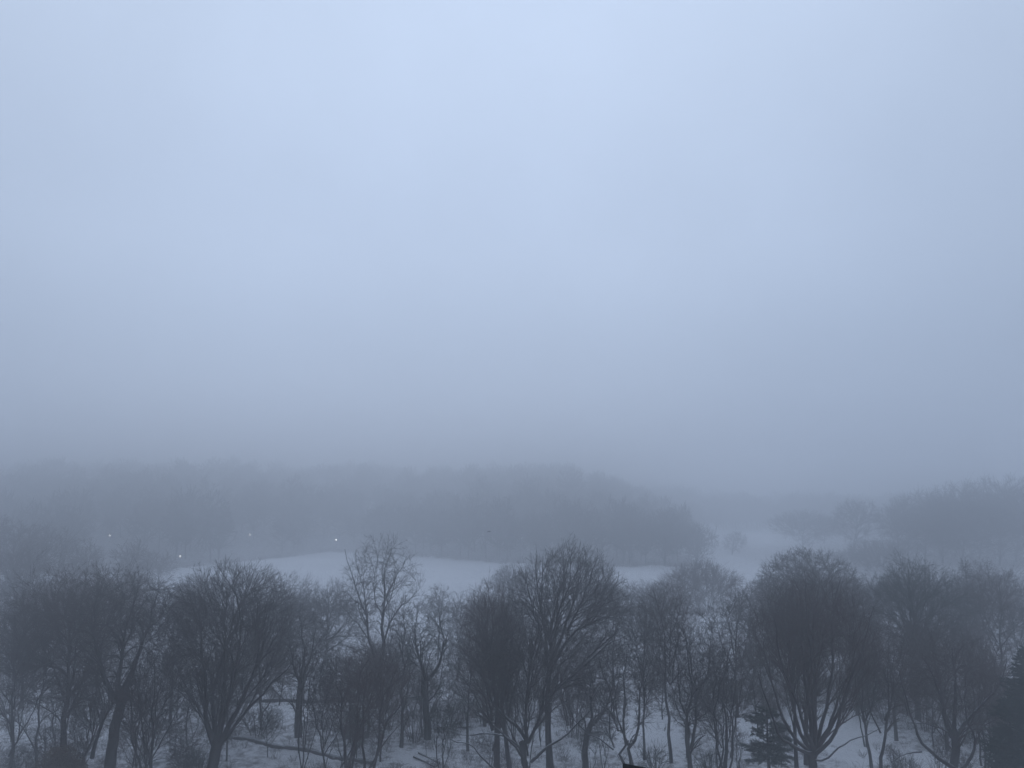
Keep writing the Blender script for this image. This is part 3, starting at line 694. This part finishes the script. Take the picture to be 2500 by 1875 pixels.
for k in range(64):
    px = r_.uniform(-20, 2520); Y = r_.uniform(90, 150) if k % 3 else r_.uniform(83, 100)
    if 930 < px < 1140 and Y > 118: Y = r_.uniform(88, 112)
    if (640 < px < 930 or 1440 < px < 1860) and Y > 112: continue
    if abs(px - 1585) < 80 and Y < 100 or abs(px - 2040) < 110 and Y < 108 or abs(px - 650) < 60 and Y < 100: Y += 24
    Y = YM(Y); b = P(px, 1500, Y); b[2] = float(H(b[0], Y))
    s = r_.uniform(.7, 1.15) * (1 if Y < 120 else 1.25)
    copy_tree(PR[k % 8], b.tolist(), r_.uniform(0, 6.28), s, s * r_.uniform(.9, 1.15), UL, UG)
# misty trees of the third row, also alike
TG, TL = 'misty bare trees of the third row', 'misty bare tree of the third row, half hidden and just like its neighbours'
P3R = []
for i in range(4):
    px = [2050, 2390, 480, 150][i]; Y = [142, 138, 140, 146][i]
    P3R.append(tree(px, Y, 1400, px, 62, 1560, TL, ('oval', 'sparse', 'vase', 'oval')[i], ('grey', 'brown', 'grey', 'brown')[i], nl=12, tf=.25, r=.24, dens=.8, rtw=.014, group=TG))
for k, (px, Y) in enumerate([(2140, 150), (2250, 158), (2320, 150), (2460, 160), (1890, 150), (1830, 142), (40, 155), (330, 160), (230, 150), (1980, 165), (1250, 165), (2500, 148), (2200, 172), (2400, 175)]):
    Y = YM(Y); b = P(px, 1500, Y); b[2] = float(H(b[0], Y)); s = r_.uniform(.75, 1.0)
    copy_tree(P3R[k % 4], b.tolist(), r_.uniform(0, 6.28), s, s, TL, TG)
# low scrubby saplings right along the near edge
SG, SL = 'scrubby saplings of the near edge', 'low scrubby bare sapling of the near edge, one of many alike under the big trees'
for k in range(44):
    px = r_.uniform(-20, 1480) if k % 4 else r_.uniform(1650, 2500); Y = YM(r_.uniform(80, 99))
    if 620 < px < 830 and Y < 90 or 1930 < px < 2140: continue
    b = P(px, 1500, Y); b[2] = float(H(b[0], Y))
    s = r_.uniform(.28, .55)
    copy_tree(PR[k % 8], b.tolist(), r_.uniform(0, 6.28), s * 1.15, s, SL, SG)
# ------------------------------------------------------------------ the far wood: one mass
def proto(seed, h, rx, kind, nl=12, rtw=.05):
    rng = np.random.default_rng(seed)
    env = Env([0, 0, h * .58], [rx, rx, h * .44], rng, .12)
    lb, ra = auto_limbs(seed, h, env, nl, .25, .3, kind)
    t, c = grow(seed, lb, ra, env, kind, .6, rtw, 3, K1=6, sides=3)
    return merge([t, c])
FP = [proto(900 + i, 18, 5.6 + (i % 3) * .7, ('oval', 'vase', 'oval', 'spread')[i % 4], rtw=.11) for i in range(6)]
def wood(name, spots, label, rngseed):
    rng = np.random.default_rng(rngseed)
    Vs, Fs, o = [], [], 0
    for (x, y, s) in spots:
        V, F = FP[rng.integers(len(FP))]
        a = rng.uniform(0, 6.28); c, sn = math.cos(a), math.sin(a)
        sz = s * rng.uniform(.85, 1.15)
        V2 = np.stack([(V[:, 0] * c - V[:, 1] * sn) * s + x, (V[:, 0] * sn + V[:, 1] * c) * s + y, V[:, 2] * sz + float(H(x, y))], 1)
        Vs.append(V2.astype(np.float32)); Fs.append(F + o); o += len(V)
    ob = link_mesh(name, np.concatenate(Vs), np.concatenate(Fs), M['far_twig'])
    return tag(ob, label, 'wood', kind='stuff')
LAMPS = [(268, 1307), (440, 1358), (610, 1305), (821, 1318)]
LP = []
for (px, py) in LAMPS:           # walk out along the sight line until the lamp top stands 3.6 m over the ground
    bestY = min(np.arange(250, 520, 1.0), key=lambda Y: abs(P(px, py, Y)[2] - 3.6 - float(H(P(px, py, Y)[0], Y))) + (0 if Y > shore(P(px, py, Y)[0]) + 1 else .5))
    LP.append((px, py, bestY))
def clear(x, y):
    for px, py, Y in LP:
        X = P(px, py, Y)[0]
        if y < Y + 4 and abs(x - X * y / Y) < 12 and y > Y - 130: return False
    return True
rng = np.random.default_rng(77)
spots = []
for gy in np.concatenate([np.arange(285, 430, 11), np.arange(430, 740, 19)]):
    for gx in np.arange(-460, 290, 10.5):
        x, y = gx + rng.uniform(-4.5, 4.5), gy + rng.uniform(-4.5, 4.5)
        s = float(shore(x))
        if y < s + 3 or (x > .228 * y if y < 600 else x > .4 * y) or not clear(x, y): continue
        if rng.uniform() < .2 and y > s + 20 or x < -.70 * y: continue
        sc_ = rng.uniform(.85, 1.5) * (1 - .2 * float(sstep(np.array(x / y), .04, .2)))
        spots.append((x, y, sc_))
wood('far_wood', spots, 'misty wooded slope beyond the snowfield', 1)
spots = []
for gy in np.arange(588, 800, 16.0):
    for gx in np.arange(90, 480, 13.0):
        x, y = gx + rng.uniform(-5, 5), gy + rng.uniform(-5, 5)
        spots.append((x, y, rng.uniform(.9, 1.4)))
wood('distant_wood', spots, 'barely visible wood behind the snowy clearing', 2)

# trees standing out at the right end of the far wood
for (x, Y, top, hw, lab) in [(1705, 262, 1275, 48, 'dark rounded misty tree at the right tip of the far wood'), (1625, 264, 1238, 58, 'tall rounded misty tree second from the right tip of the far wood'),
                            (1540, 268, 1225, 60, 'misty tree of the far wood behind the right flank of the fan shaped tree')]:
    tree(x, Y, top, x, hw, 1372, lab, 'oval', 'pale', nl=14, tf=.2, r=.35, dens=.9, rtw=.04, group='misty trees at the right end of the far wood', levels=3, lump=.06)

# ------------------------------------------------------------------ undergrowth (stuff) and bushes
def clump(rng, n, h, spread, K=3, r=.010):
    a = rng.uniform(0, 6.28, n); rr = spread * np.sqrt(rng.uniform(0, 1, n)) * .5
    p = np.stack([np.cos(a) * rr, np.sin(a) * rr, np.full(n, -.05)], 1)
    d = nrm(np.stack([np.cos(a) * .5 + rng.normal(0, .35, n), np.sin(a) * .5 + rng.normal(0, .35, n), np.ones(n)], 1))
    L = h * rng.uniform(.5, 1.1, n)
    out = np.empty((n, K, 3)); out[:, 0] = p
    for k in range(1, K):
        out[:, k] = out[:, k - 1] + d * (L / (K - 1))[:, None]
        d = nrm(d + rng.normal(0, .25, (n, 3)))
    rad = np.full((n, K), r) * np.linspace(1, .6, K)[None]
    return out, rad
def undergrowth():
    rng = np.random.default_rng(31)
    O, Rr = [], []
    N = 9000
    Y = 82 + 115 * rng.uniform(0, 1, N) ** 1.3
    X = rng.uniform(-.72, .72, N) * Y
    l = litter(X, Y) * (0.55 + .6 * wob(X, Y, 5, 12))
    keep = rng.uniform(0, 1, N) < l * 1.3
    for x, y in zip(X[keep], Y[keep]):
        h = rng.uniform(.25, 1.4)
        a, b = clump(rng, int(rng.integers(10, 26)), h, rng.uniform(.5, 1.8), r=.014)
        a += [x, y, float(H(x, y))]
        O.append(a); Rr.append(b)
    for k in range(900):
        x = rng.uniform(-175, 75); y = float(shore(x)) + rng.uniform(-1, 6) if k % 2 else rng.uniform(196, 212)
        a, b = clump(rng, 14, rng.uniform(.5, 2.6), rng.uniform(1, 4), r=.04)
        a += [x, y, float(H(x, y))]
        O.append(a); Rr.append(b)
    V, F = tubes(np.concatenate(O), np.concatenate(Rr), 3)
    tag(link_mesh('undergrowth', V, F, M['brush']), 'thin twiggy undergrowth poking through the snow', 'undergrowth', kind='stuff')
undergrowth()

def bush(px, Y, hw, top, label, col='brown', dens=1.0, seed=0, rtw=.012, name='bush', matc=None, nl=16):
    Y = YM(Y); b = P(px, 1500, Y); b[2] = float(H(b[0], Y))
    zt = P(px, top, Y)[2] - b[2]; hx = hw / FPX * Y
    rng = np.random.default_rng(500 + seed)
    env = Env([0, 0, zt * .48], [hx, hx * .8, zt * .52], rng, .15)
    limbs, rad = [], []
    for i in range(nl):
        az = i * 2.4; el = rng.uniform(.05, 1.3)
        q = np.array([math.cos(az) * math.cos(el), math.sin(az) * math.cos(el), math.sin(el)])
        e = env.c + env.r * q * .8; e[2] = max(e[2], .3)
        s = np.array([q[0] * hx * .25, q[1] * hx * .25, -.1])
        limbs.append([s, (s + e) / 2 + [0, 0, zt * .1], e]); rad.append((.035, .015))
    t, c = grow(500 + seed, limbs, rad, env, 'stems', dens * 1.2, rtw, 3, K1=6, sides=4)
    e = empty(name, b, label, 'bush', 'leafless bushes on the snow')
    link_mesh('stems', t[0], t[1], M['bark_' + col], e)
    link_mesh('crown', c[0], c[1], matc or M['twig_' + col], e)
    return e
bush(1400, 100, 62, 1650, 'round reddish brown bush between the column trunk and the leaning tree', 'brown', 1.5, 1)
bush(1185, 106, 85, 1655, 'broad greenish dark bush behind the twin dark trunks', 'green', 1.6, 2)
bush(1110, 103, 60, 1700, 'low brown bush left of the broad greenish bush', 'brown', 1.2, 3)
bush(880, 97, 62, 1735, 'low dark thicket bush behind the stems of the shrub like tree', 'green', 1.3, 4)
bush(640, 100, 70, 1722, 'wide low brown bush on the slope right of the dense egg shaped tree', 'brown', .9, 5)
bush(955, 104, 40, 1690, 'small brown bush at the foot of the tall forked tree', 'brown', 1.0, 6)
bush(1015, 99, 45, 1712, 'low brown bush left of the open armed trunk', 'brown', .9, 7)
bush(1470, 109, 60, 1668, 'low bush at the far edge of the snow patch behind the leaning tree', 'brown', 1.0, 8)
bush(1800, 112, 80, 1650, 'long low bush row behind the sinuous trunk', 'brown', 1.3, 9)
bush(1880, 110, 60, 1668, 'dense low bush behind the little pine', 'brown', 1.3, 10)
bush(2150, 108, 75, 1655, 'dense brown bush behind the crossing leaning trunks', 'brown', 1.4, 11)
bush(2240, 104, 80, 1640, 'tall brown thicket bush left of the low wide tree', 'brown', 1.4, 12)
bush(2400, 98, 70, 1690, 'brown bush between the low wide tree and the evergreen', 'brown', 1.3, 13)
bush(2340, 101, 60, 1680, 'dark bush directly behind the low wide tree', 'green', 1.2, 14)
bush(1590, 88, 50, 1815, 'small scrubby bush at the foot of the thin straight tree', 'green', .8, 15)
bush(1720, 86, 45, 1820, 'scrubby bush at the feet of the three stem sapling clump', 'green', .8, 16)
bush(2180, 84, 50, 1835, 'low green tinged bush at the bottom edge right of the leaning trunks', 'green', .9, 17)
bush(500, 83, 60, 1820, 'loose twiggy bush at the foot of the dense egg shaped tree', 'grey', .7, 18)
bush(1300, 110, 70, 1660, 'shadowy bush behind the low forked centre tree', 'green', 1.4, 19)
bush(2050, 118, 70, 1640, 'misty low bush behind the vase shaped tree', 'brown', 1.0, 20)
bush(1480, 182, 60, 1420, 'snow flecked misty bush right of the fan shaped tree top', 'grey', .8, 21, rtw=.03)
bush(1590, 190, 60, 1418, 'snow flecked misty bush left of the rounded thicket', 'grey', .8, 22, rtw=.03)
bush(1715, 185, 98, 1368, 'wide rounded brownish misty thicket standing alone above the thin trees right of centre', 'brown', 1.6, 30, rtw=.03, nl=30)
bush(2150, 250, 75, 1318, 'dark misty hedge like bush under the egg shaped tree', 'grey', 1.2, 23, rtw=.04)
bush(2080, 262, 50, 1340, 'low misty bush below the egg shaped tree trunk', 'grey', 1.0, 24, rtw=.04)

# bush that keeps its dead brown leaves
def leafy(px, Y, hw, top, label, seed, material, cat, name, n, size):
    e = bush(px, Y, hw, top, label, 'brown', .8, seed)
    e['category'] = cat; e.name = name
    del e['group']
    Y = YM(Y); rng = np.random.default_rng(seed)
    b = np.array(e.location); zt = P(px, top, Y)[2] - b[2]; hx = hw / FPX * Y
    q = nrm(rng.normal(size=(n, 3))) * rng.uniform(.2, 1, (n, 1)) ** .4
    q[:, 2] = np.abs(q[:, 2])
    c = q * [hx * .95, hx * .8, zt * .97]
    u = nrm(rng.normal(size=(n, 3))) * size; v = nrm(np.cross(u, rng.normal(size=(n, 3)))) * size * .6
    V = np.stack([c - u, c - v * .9 + u * .1, c + u, c + v * .9 + u * .1], 1).reshape(-1, 3)
    link_mesh('leaves', V, np.arange(n * 4).reshape(-1, 4), material, e, smooth=False)
leafy(172, 79.5, 85, 1812, 'round bush with dead brown leaves at the bottom left edge', 41, M['dry_leaf'], 'bush', 'leafy_bush', 22000, .08)

# ------------------------------------------------------------------ evergreens
def evergreen(px, Y, top, hw, bot, label, seed, tiers, per, dens, shape=1.0, sag=-.05, rn=.016, group=None):
    Y = YM(Y); rng = np.random.default_rng(700 + seed)
    b = P(px, 1500, Y); b[2] = float(H(b[0], Y))
    zt = P(px, top, Y)[2] - b[2]; zb = max(P(px, bot, Y)[2] - b[2], .4); hx = hw / FPX * Y
    trunk = tubes(resample([[0, 0, -.3], [0, 0, zt * .5], [0, 0, zt * .98]], 10)[None], np.linspace(.22, .03, 10)[None], 7)
    L, Rr = [], []
    for i in range(tiers):
        t = (i + rng.uniform(0, .4)) / tiers
        z = zb + (zt - zb) * t
        rl = hx * ((1 - t ** 1.3) ** .9 if tiers > 15 else (1 - t ** 3) * .9) * (.75 + .25 * (rng.uniform() > .3)) * (min(1, .7 + t * 1.6)) + .25
        for k in range(per):
            az = rng.uniform(0, 6.28); ln = rl * rng.uniform(.65, 1.08)
            d = np.array([math.cos(az), math.sin(az), .0])
            p0 = np.array([0, 0, z + rng.uniform(-.2, .2)])
            L.append(resample([p0, p0 + d * ln * .5 + [0, 0, .10 * ln], p0 + d * ln + [0, 0, (.05 + .25 * t + sag) * ln]], 6))
            Rr.append(np.linspace(.045, .015, 6))
    L = np.stack(L); Rr = np.stack(Rr)
    big = Env([0, 0, zt / 2], [hx * 1.3, hx * 1.3, zt * .56], rng, 0)
    P2, R2 = spawn(rng, L, Rr, int(8 * dens), .2, 1, .8, .2, .42, big, 4, .02, .1, .6, .012, .5, .25)
    P2[:, :, 2] = P2[:, :1, 2] + (P2[:, :, 2] - P2[:, :1, 2]) * .45
    P3, R3 = spawn(rng, P2, R2, int(14 * dens), .05, 1, .7, .25, .35, big, 2, .25, .1, 1, rn, .4, .22)
    e = empty('pine_tree', b, label, 'pine', group)
    link_mesh('trunk', trunk[0], trunk[1], M['bark_brown'], e)
    cr_ = merge([tubes(L, Rr, 4), tubes(P2, R2, 3), tubes(P3, R3, 3)])
    link_mesh('crown', cr_[0], cr_[1], M['needles'], e)
evergreen(1862, 85.5, 1722, 74, 1862, 'small dark pine with flat layered branches in front of the vase shaped tree', 1, 9, 7, 2.0)
evergreen(2492, 73, 1575, 105, 1960, 'big dark evergreen filling the bottom right corner', 2, 40, 11, 1.7, rn=.02)
evergreen(2445, 77, 1690, 60, 1900, 'lower dark evergreen leaning out left of the big corner evergreen', 3, 22, 9, 1.5, rn=.018)

# ------------------------------------------------------------------ low walls, rocks
def wall(p0, p1, h, w, name, label, seg=30, seed=0):
    rng = np.random.default_rng(seed)
    Vs, Fs = [], []; o = 0
    p0, p1 = np.array(p0[:2], float), np.array(p1[:2], float)
    d = (p1 - p0); ln = np.linalg.norm(d); d /= ln; nn = np.array([-d[1], d[0]])
    pr = [(-w / 2, -.5), (-w / 2, h * .85), (-w * .35, h), (w * .35, h), (w / 2, h * .85), (w / 2, -.5)]
    rings = []
    for i in range(seg + 1):
        c = p0 + d * ln * i / seg + nn * .25 * math.sin(i * .35 + seed)
        z = float(H(c[0], c[1]))
        rings.append([[c[0] + nn[0] * a + rng.normal(0, .03), c[1] + nn[1] * a + rng.normal(0, .03), z + b + rng.normal(0, .035)] for a, b in pr])
    V = np.array(rings); k = len(pr)
    F = [[i * k + j, i * k + j + 1, (i + 1) * k + j + 1, (i + 1) * k + j] for i in range(seg) for j in range(k - 1)]
    F += [[0, 5, 4, 1], [1, 4, 3, 2]]; q = seg * k; F += [[q, q + 1, q + 4, q + 5], [q + 1, q + 2, q + 3, q + 4]]
    o = link_mesh(name, V.reshape(-1, 3), np.array(F), M['stone'], smooth=False)
    return tag(o, label, 'wall')
g0, g1 = G(560, 1722), G(905, 1716)
wall(g0, g1, .42, .5, 'low_stone_wall', 'long low stone wall running level behind the thick pale trunk', 46, 2)
g0, g1 = G(548, 1806), G(905, 1868)
wall(g0, g1, .32, .40, 'low_stone_wall', 'low stone wall slanting down toward the many stemmed shrub tree', 46, 5)

def rock(px, py, w, h, label, seed):
    g = G(px, py); rng = np.random.default_rng(seed)
    import bmesh
    bm = bmesh.new(); bmesh.ops.create_icosphere(bm, subdivisions=4, radius=1)
    for v in bm.verts:
        c = v.co
        n = .18 * math.sin(c.x * 4 + seed) * math.cos(c.y * 5 + seed) + .12 * math.sin(c.z * 9 + c.x * 7 + seed * 2) + rng.normal(0, .015)
        v.co = Vector((c.x * w * (1 + n), c.y * w * .7 * (1 + n), c.z * h * (1 + n)))
    me = bpy.data.meshes.new('rock'); bm.to_mesh(me); bm.free(); me.materials.append(M['rock'])
    o = bpy.data.objects.new('rock', me); S.collection.objects.link(o)
    o.location = (g[0], g[1], float(H(g[0], g[1])) + h * .15)
    tag(o, label, 'rock')
rock(1100, 1768, 2.6, .55, 'flat dark rock ledge with snow at the foot of the open armed tree', 3)
rock(1490, 1765, 1.6, .35, 'flat rock dusted with snow left of the clean snow patch', 6)
rock(2195, 1672, 3.2, .8, 'dark rock outcrop behind the leaning trunks', 9)

def log(px0, py0, px1, py1, r, label, seed):
    a, b = G(px0, py0), G(px1, py1)
    a[2] = float(H(a[0], a[1])) + r * .7; b[2] = float(H(b[0], b[1])) + r * .7
    m = (a + b) / 2; m[2] = float(H(m[0], m[1])) + r * 1.1
    rng = np.random.default_rng(seed)
    K = resample([a, m, b], 9)
    V, F = tubes(K[None], np.linspace(r, r * .5, 9)[None], 8)
    br, rr = spawn(rng, K[None], np.linspace(r, r * .5, 9)[None], 7, .3, 1, .9, .2, .2, Env(m, [8, 8, 8], rng), 4, .3, .15, .4, .02, .4, .4)
    V2, F2 = tubes(br, rr, 4)
    V, F = merge([(V, F), (V2, F2)])
    c = V.mean(0)
    o = link_mesh('fallen_trunk', V, F, M['bark_grey'])
    tag(o, label, 'log')
log(1010, 1848, 1062, 1872, .12, 'dark fallen trunk lying at the bottom, left one of the close pair', 1)
log(1022, 1838, 1078, 1866, .11, 'dark fallen trunk lying at the bottom, right one of the close pair', 2)

# tracks across the snowfield
def tracks():
    rng = np.random.default_rng(9); O = []
    for (a, b) in [((1120, 1424), (1172, 1398)), ((1150, 1410), (1190, 1430)), ((1105, 1428), (1140, 1422)), ((1160, 1404), (1178, 1396))]:
        g0, g1 = G(*a), G(*b)
        n = 16
        for i in range(n):
            c = g0 + (g1 - g0) * i / n + rng.normal(0, .25, 3) * [1, 1, 0]
            O.append((c[0], c[1], rng.uniform(.2, .45)))
    Vs, Fs = [], []
    for i, (x, y, s) in enumerate(O):
        z = float(H(x, y)) + .02
        ang = np.arange(6) * math.pi / 3
        ring = np.stack([x + np.cos(ang) * s, y + np.sin(ang) * s * .8, np.full(6, z)], 1)
        Vs.append(np.vstack([ring, [[x, y, z + .10]]]))
        Fs += [[i * 7 + j, i * 7 + (j + 1) % 6, i * 7 + 6] for j in range(6)]
    o = link_mesh('snow_tracks', np.concatenate(Vs), np.array(Fs), M['rock'])
    tag(o, 'faint dark trampled marks across the snowfield', 'tracks', kind='stuff')
tracks()

# ------------------------------------------------------------------ park lamps
def park_lamp(px, py, Y, label, glow):
    p = P(px, py, Y); zg = float(H(p[0], Y)); h = p[2] - zg
    e = empty('street_lamp', (p[0], Y, zg), label, 'street lamp', 'lit park lamps in the mist')
    def lathe(name, prof, m, sides=12):
        pts = np.array([[0, 0, z] for r_, z in prof])
        V, F = tubes(pts[None], np.array([[r_ for r_, z in prof]]), sides)
        V[:, 2] = np.repeat([z for r_, z in prof], sides)
        link_mesh(name, V, F, m, e)
    lathe('post', [(.22, 0), (.22, .25), (.12, .45), (.075, .7), (.06, h - .45), (.11, h - .4), (.05, h - .3)], M['iron'])
    lathe('globe', [(.06, h - .3), (.19, h - .2), (.24, h), (.2, h + .2), (.10, h + .28)], glow)
    lathe('cap', [(.14, h + .28), (.10, h + .36), (.03, h + .45), (.01, h + .55)], M['iron'])
LL = ['lit lamp highest on the left among the misty trees', 'lit lamp low at the left end of the snowfield', 'faint lit lamp above the dense egg shaped tree',
      'brightest lit lamp beside the tallest forked tree', 'dimmest lit lamp between the two left lamps']
for (px, py, Y), l, g in zip(LP, LL, M['lamp']):
    park_lamp(px, py, Y, l, g)

# ------------------------------------------------------------------ chimney of the near building (only its corner shows)
def chimney():
    Y0, x0, x1 = 20.0, 1520, 1640
    a = P(x0, 1863, Y0 + 1.32); b = P(x1, 1886, Y0 + 1.32)
    zt = a[2]; e = empty('chimney', (a[0], Y0, 0), 'black sloping chimney corner poking up at the bottom edge', 'chimney')
    def prism(name, xs, ys, z0, za, zb, m):
        V = np.array([[xs[0], ys[0], z0], [xs[1], ys[0], z0], [xs[1], ys[1], z0], [xs[0], ys[1], z0], [xs[0], ys[0], za], [xs[1], ys[0], zb], [xs[1], ys[1], zb], [xs[0], ys[1], za]])
        F = np.array([[0, 3, 2, 1], [4, 5, 6, 7], [0, 1, 5, 4], [1, 2, 6, 5], [2, 3, 7, 6], [3, 0, 4, 7]])
        link_mesh(name, V, F, m, e, smooth=False)
    w = b[0] - a[0]
    prism('stack', (.12, w - .12), (.12, 1.2), -1.0, zt - .36, b[2] - .36, M['brick'])
    prism('cap', (0, w), (0, 1.32), zt - .358, zt, b[2], M['roof_dark'])
chimney()

# a crow crossing the mist in front of the far wood
def bird():
    c = P(1195, 1298, 150)
    import bmesh
    bm = bmesh.new()
    body = tubes(np.array([[[-.24, 0, 0], [-.16, 0, .01], [0, 0, .02], [.12, 0, .03], [.18, 0, .05], [.24, 0, .03], [.30, 0, .02]]]), np.array([[.015, .05, .08, .06, .045, .03, .004]]), 8)
    wing = []
    for s in (1, -1):
        wing.append(tubes(np.array([[[.06, s * .05, .04], [.08, s * .22, .10], [.02, s * .42, .06], [-.08, s * .55, -.02]]]), np.array([[.05, .045, .035, .008]]), 6))
    tail = tubes(np.array([[[-.2, 0, .0], [-.32, 0, -.01], [-.40, 0, -.01]]]), np.array([[.03, .05, .06]]), 6)
    V, F = merge([body] + wing + [tail])
    o = link_mesh('bird', V * 1.1, F, M['feather'])
    o.location = c.tolist(); o.rotation_euler = (0, 0, .5)
    tag(o, 'tiny dark bird flying in front of the far wood', 'bird')
bird()

# ------------------------------------------------------------------ haze
def haze():
    V = np.array([[x, y, z] for z in (-14, HAZE_TOP) for (x, y) in ((-1420, -270), (1420, -270), (1420, 2420), (-1420, 2420))], float)
    F = np.array([[0, 3, 2, 1], [4, 5, 6, 7], [0, 1, 5, 4], [1, 2, 6, 5], [2, 3, 7, 6], [3, 0, 4, 7]])
    m = bpy.data.materials.new('haze'); m.use_nodes = True
    n = m.node_tree.nodes; n.clear()
    o = n.new('ShaderNodeOutputMaterial'); v = n.new('ShaderNodeVolumePrincipled')
    v.inputs['Color'].default_value = (0.975, 0.985, 1.0, 1)
    v.inputs['Density'].default_value = HAZE_D
    v.inputs['Anisotropy'].default_value = HAZE_G
    m.node_tree.links.new(v.outputs[0], o.inputs['Volume'])
    ob = link_mesh('haze', V, F, m, smooth=False)
    tag(ob, 'even grey blue winter mist over the whole park', 'mist', kind='stuff')
HAZE_TOP, HAZE_D, HAZE_G = 72.0, 0.0044, 0.88
haze()
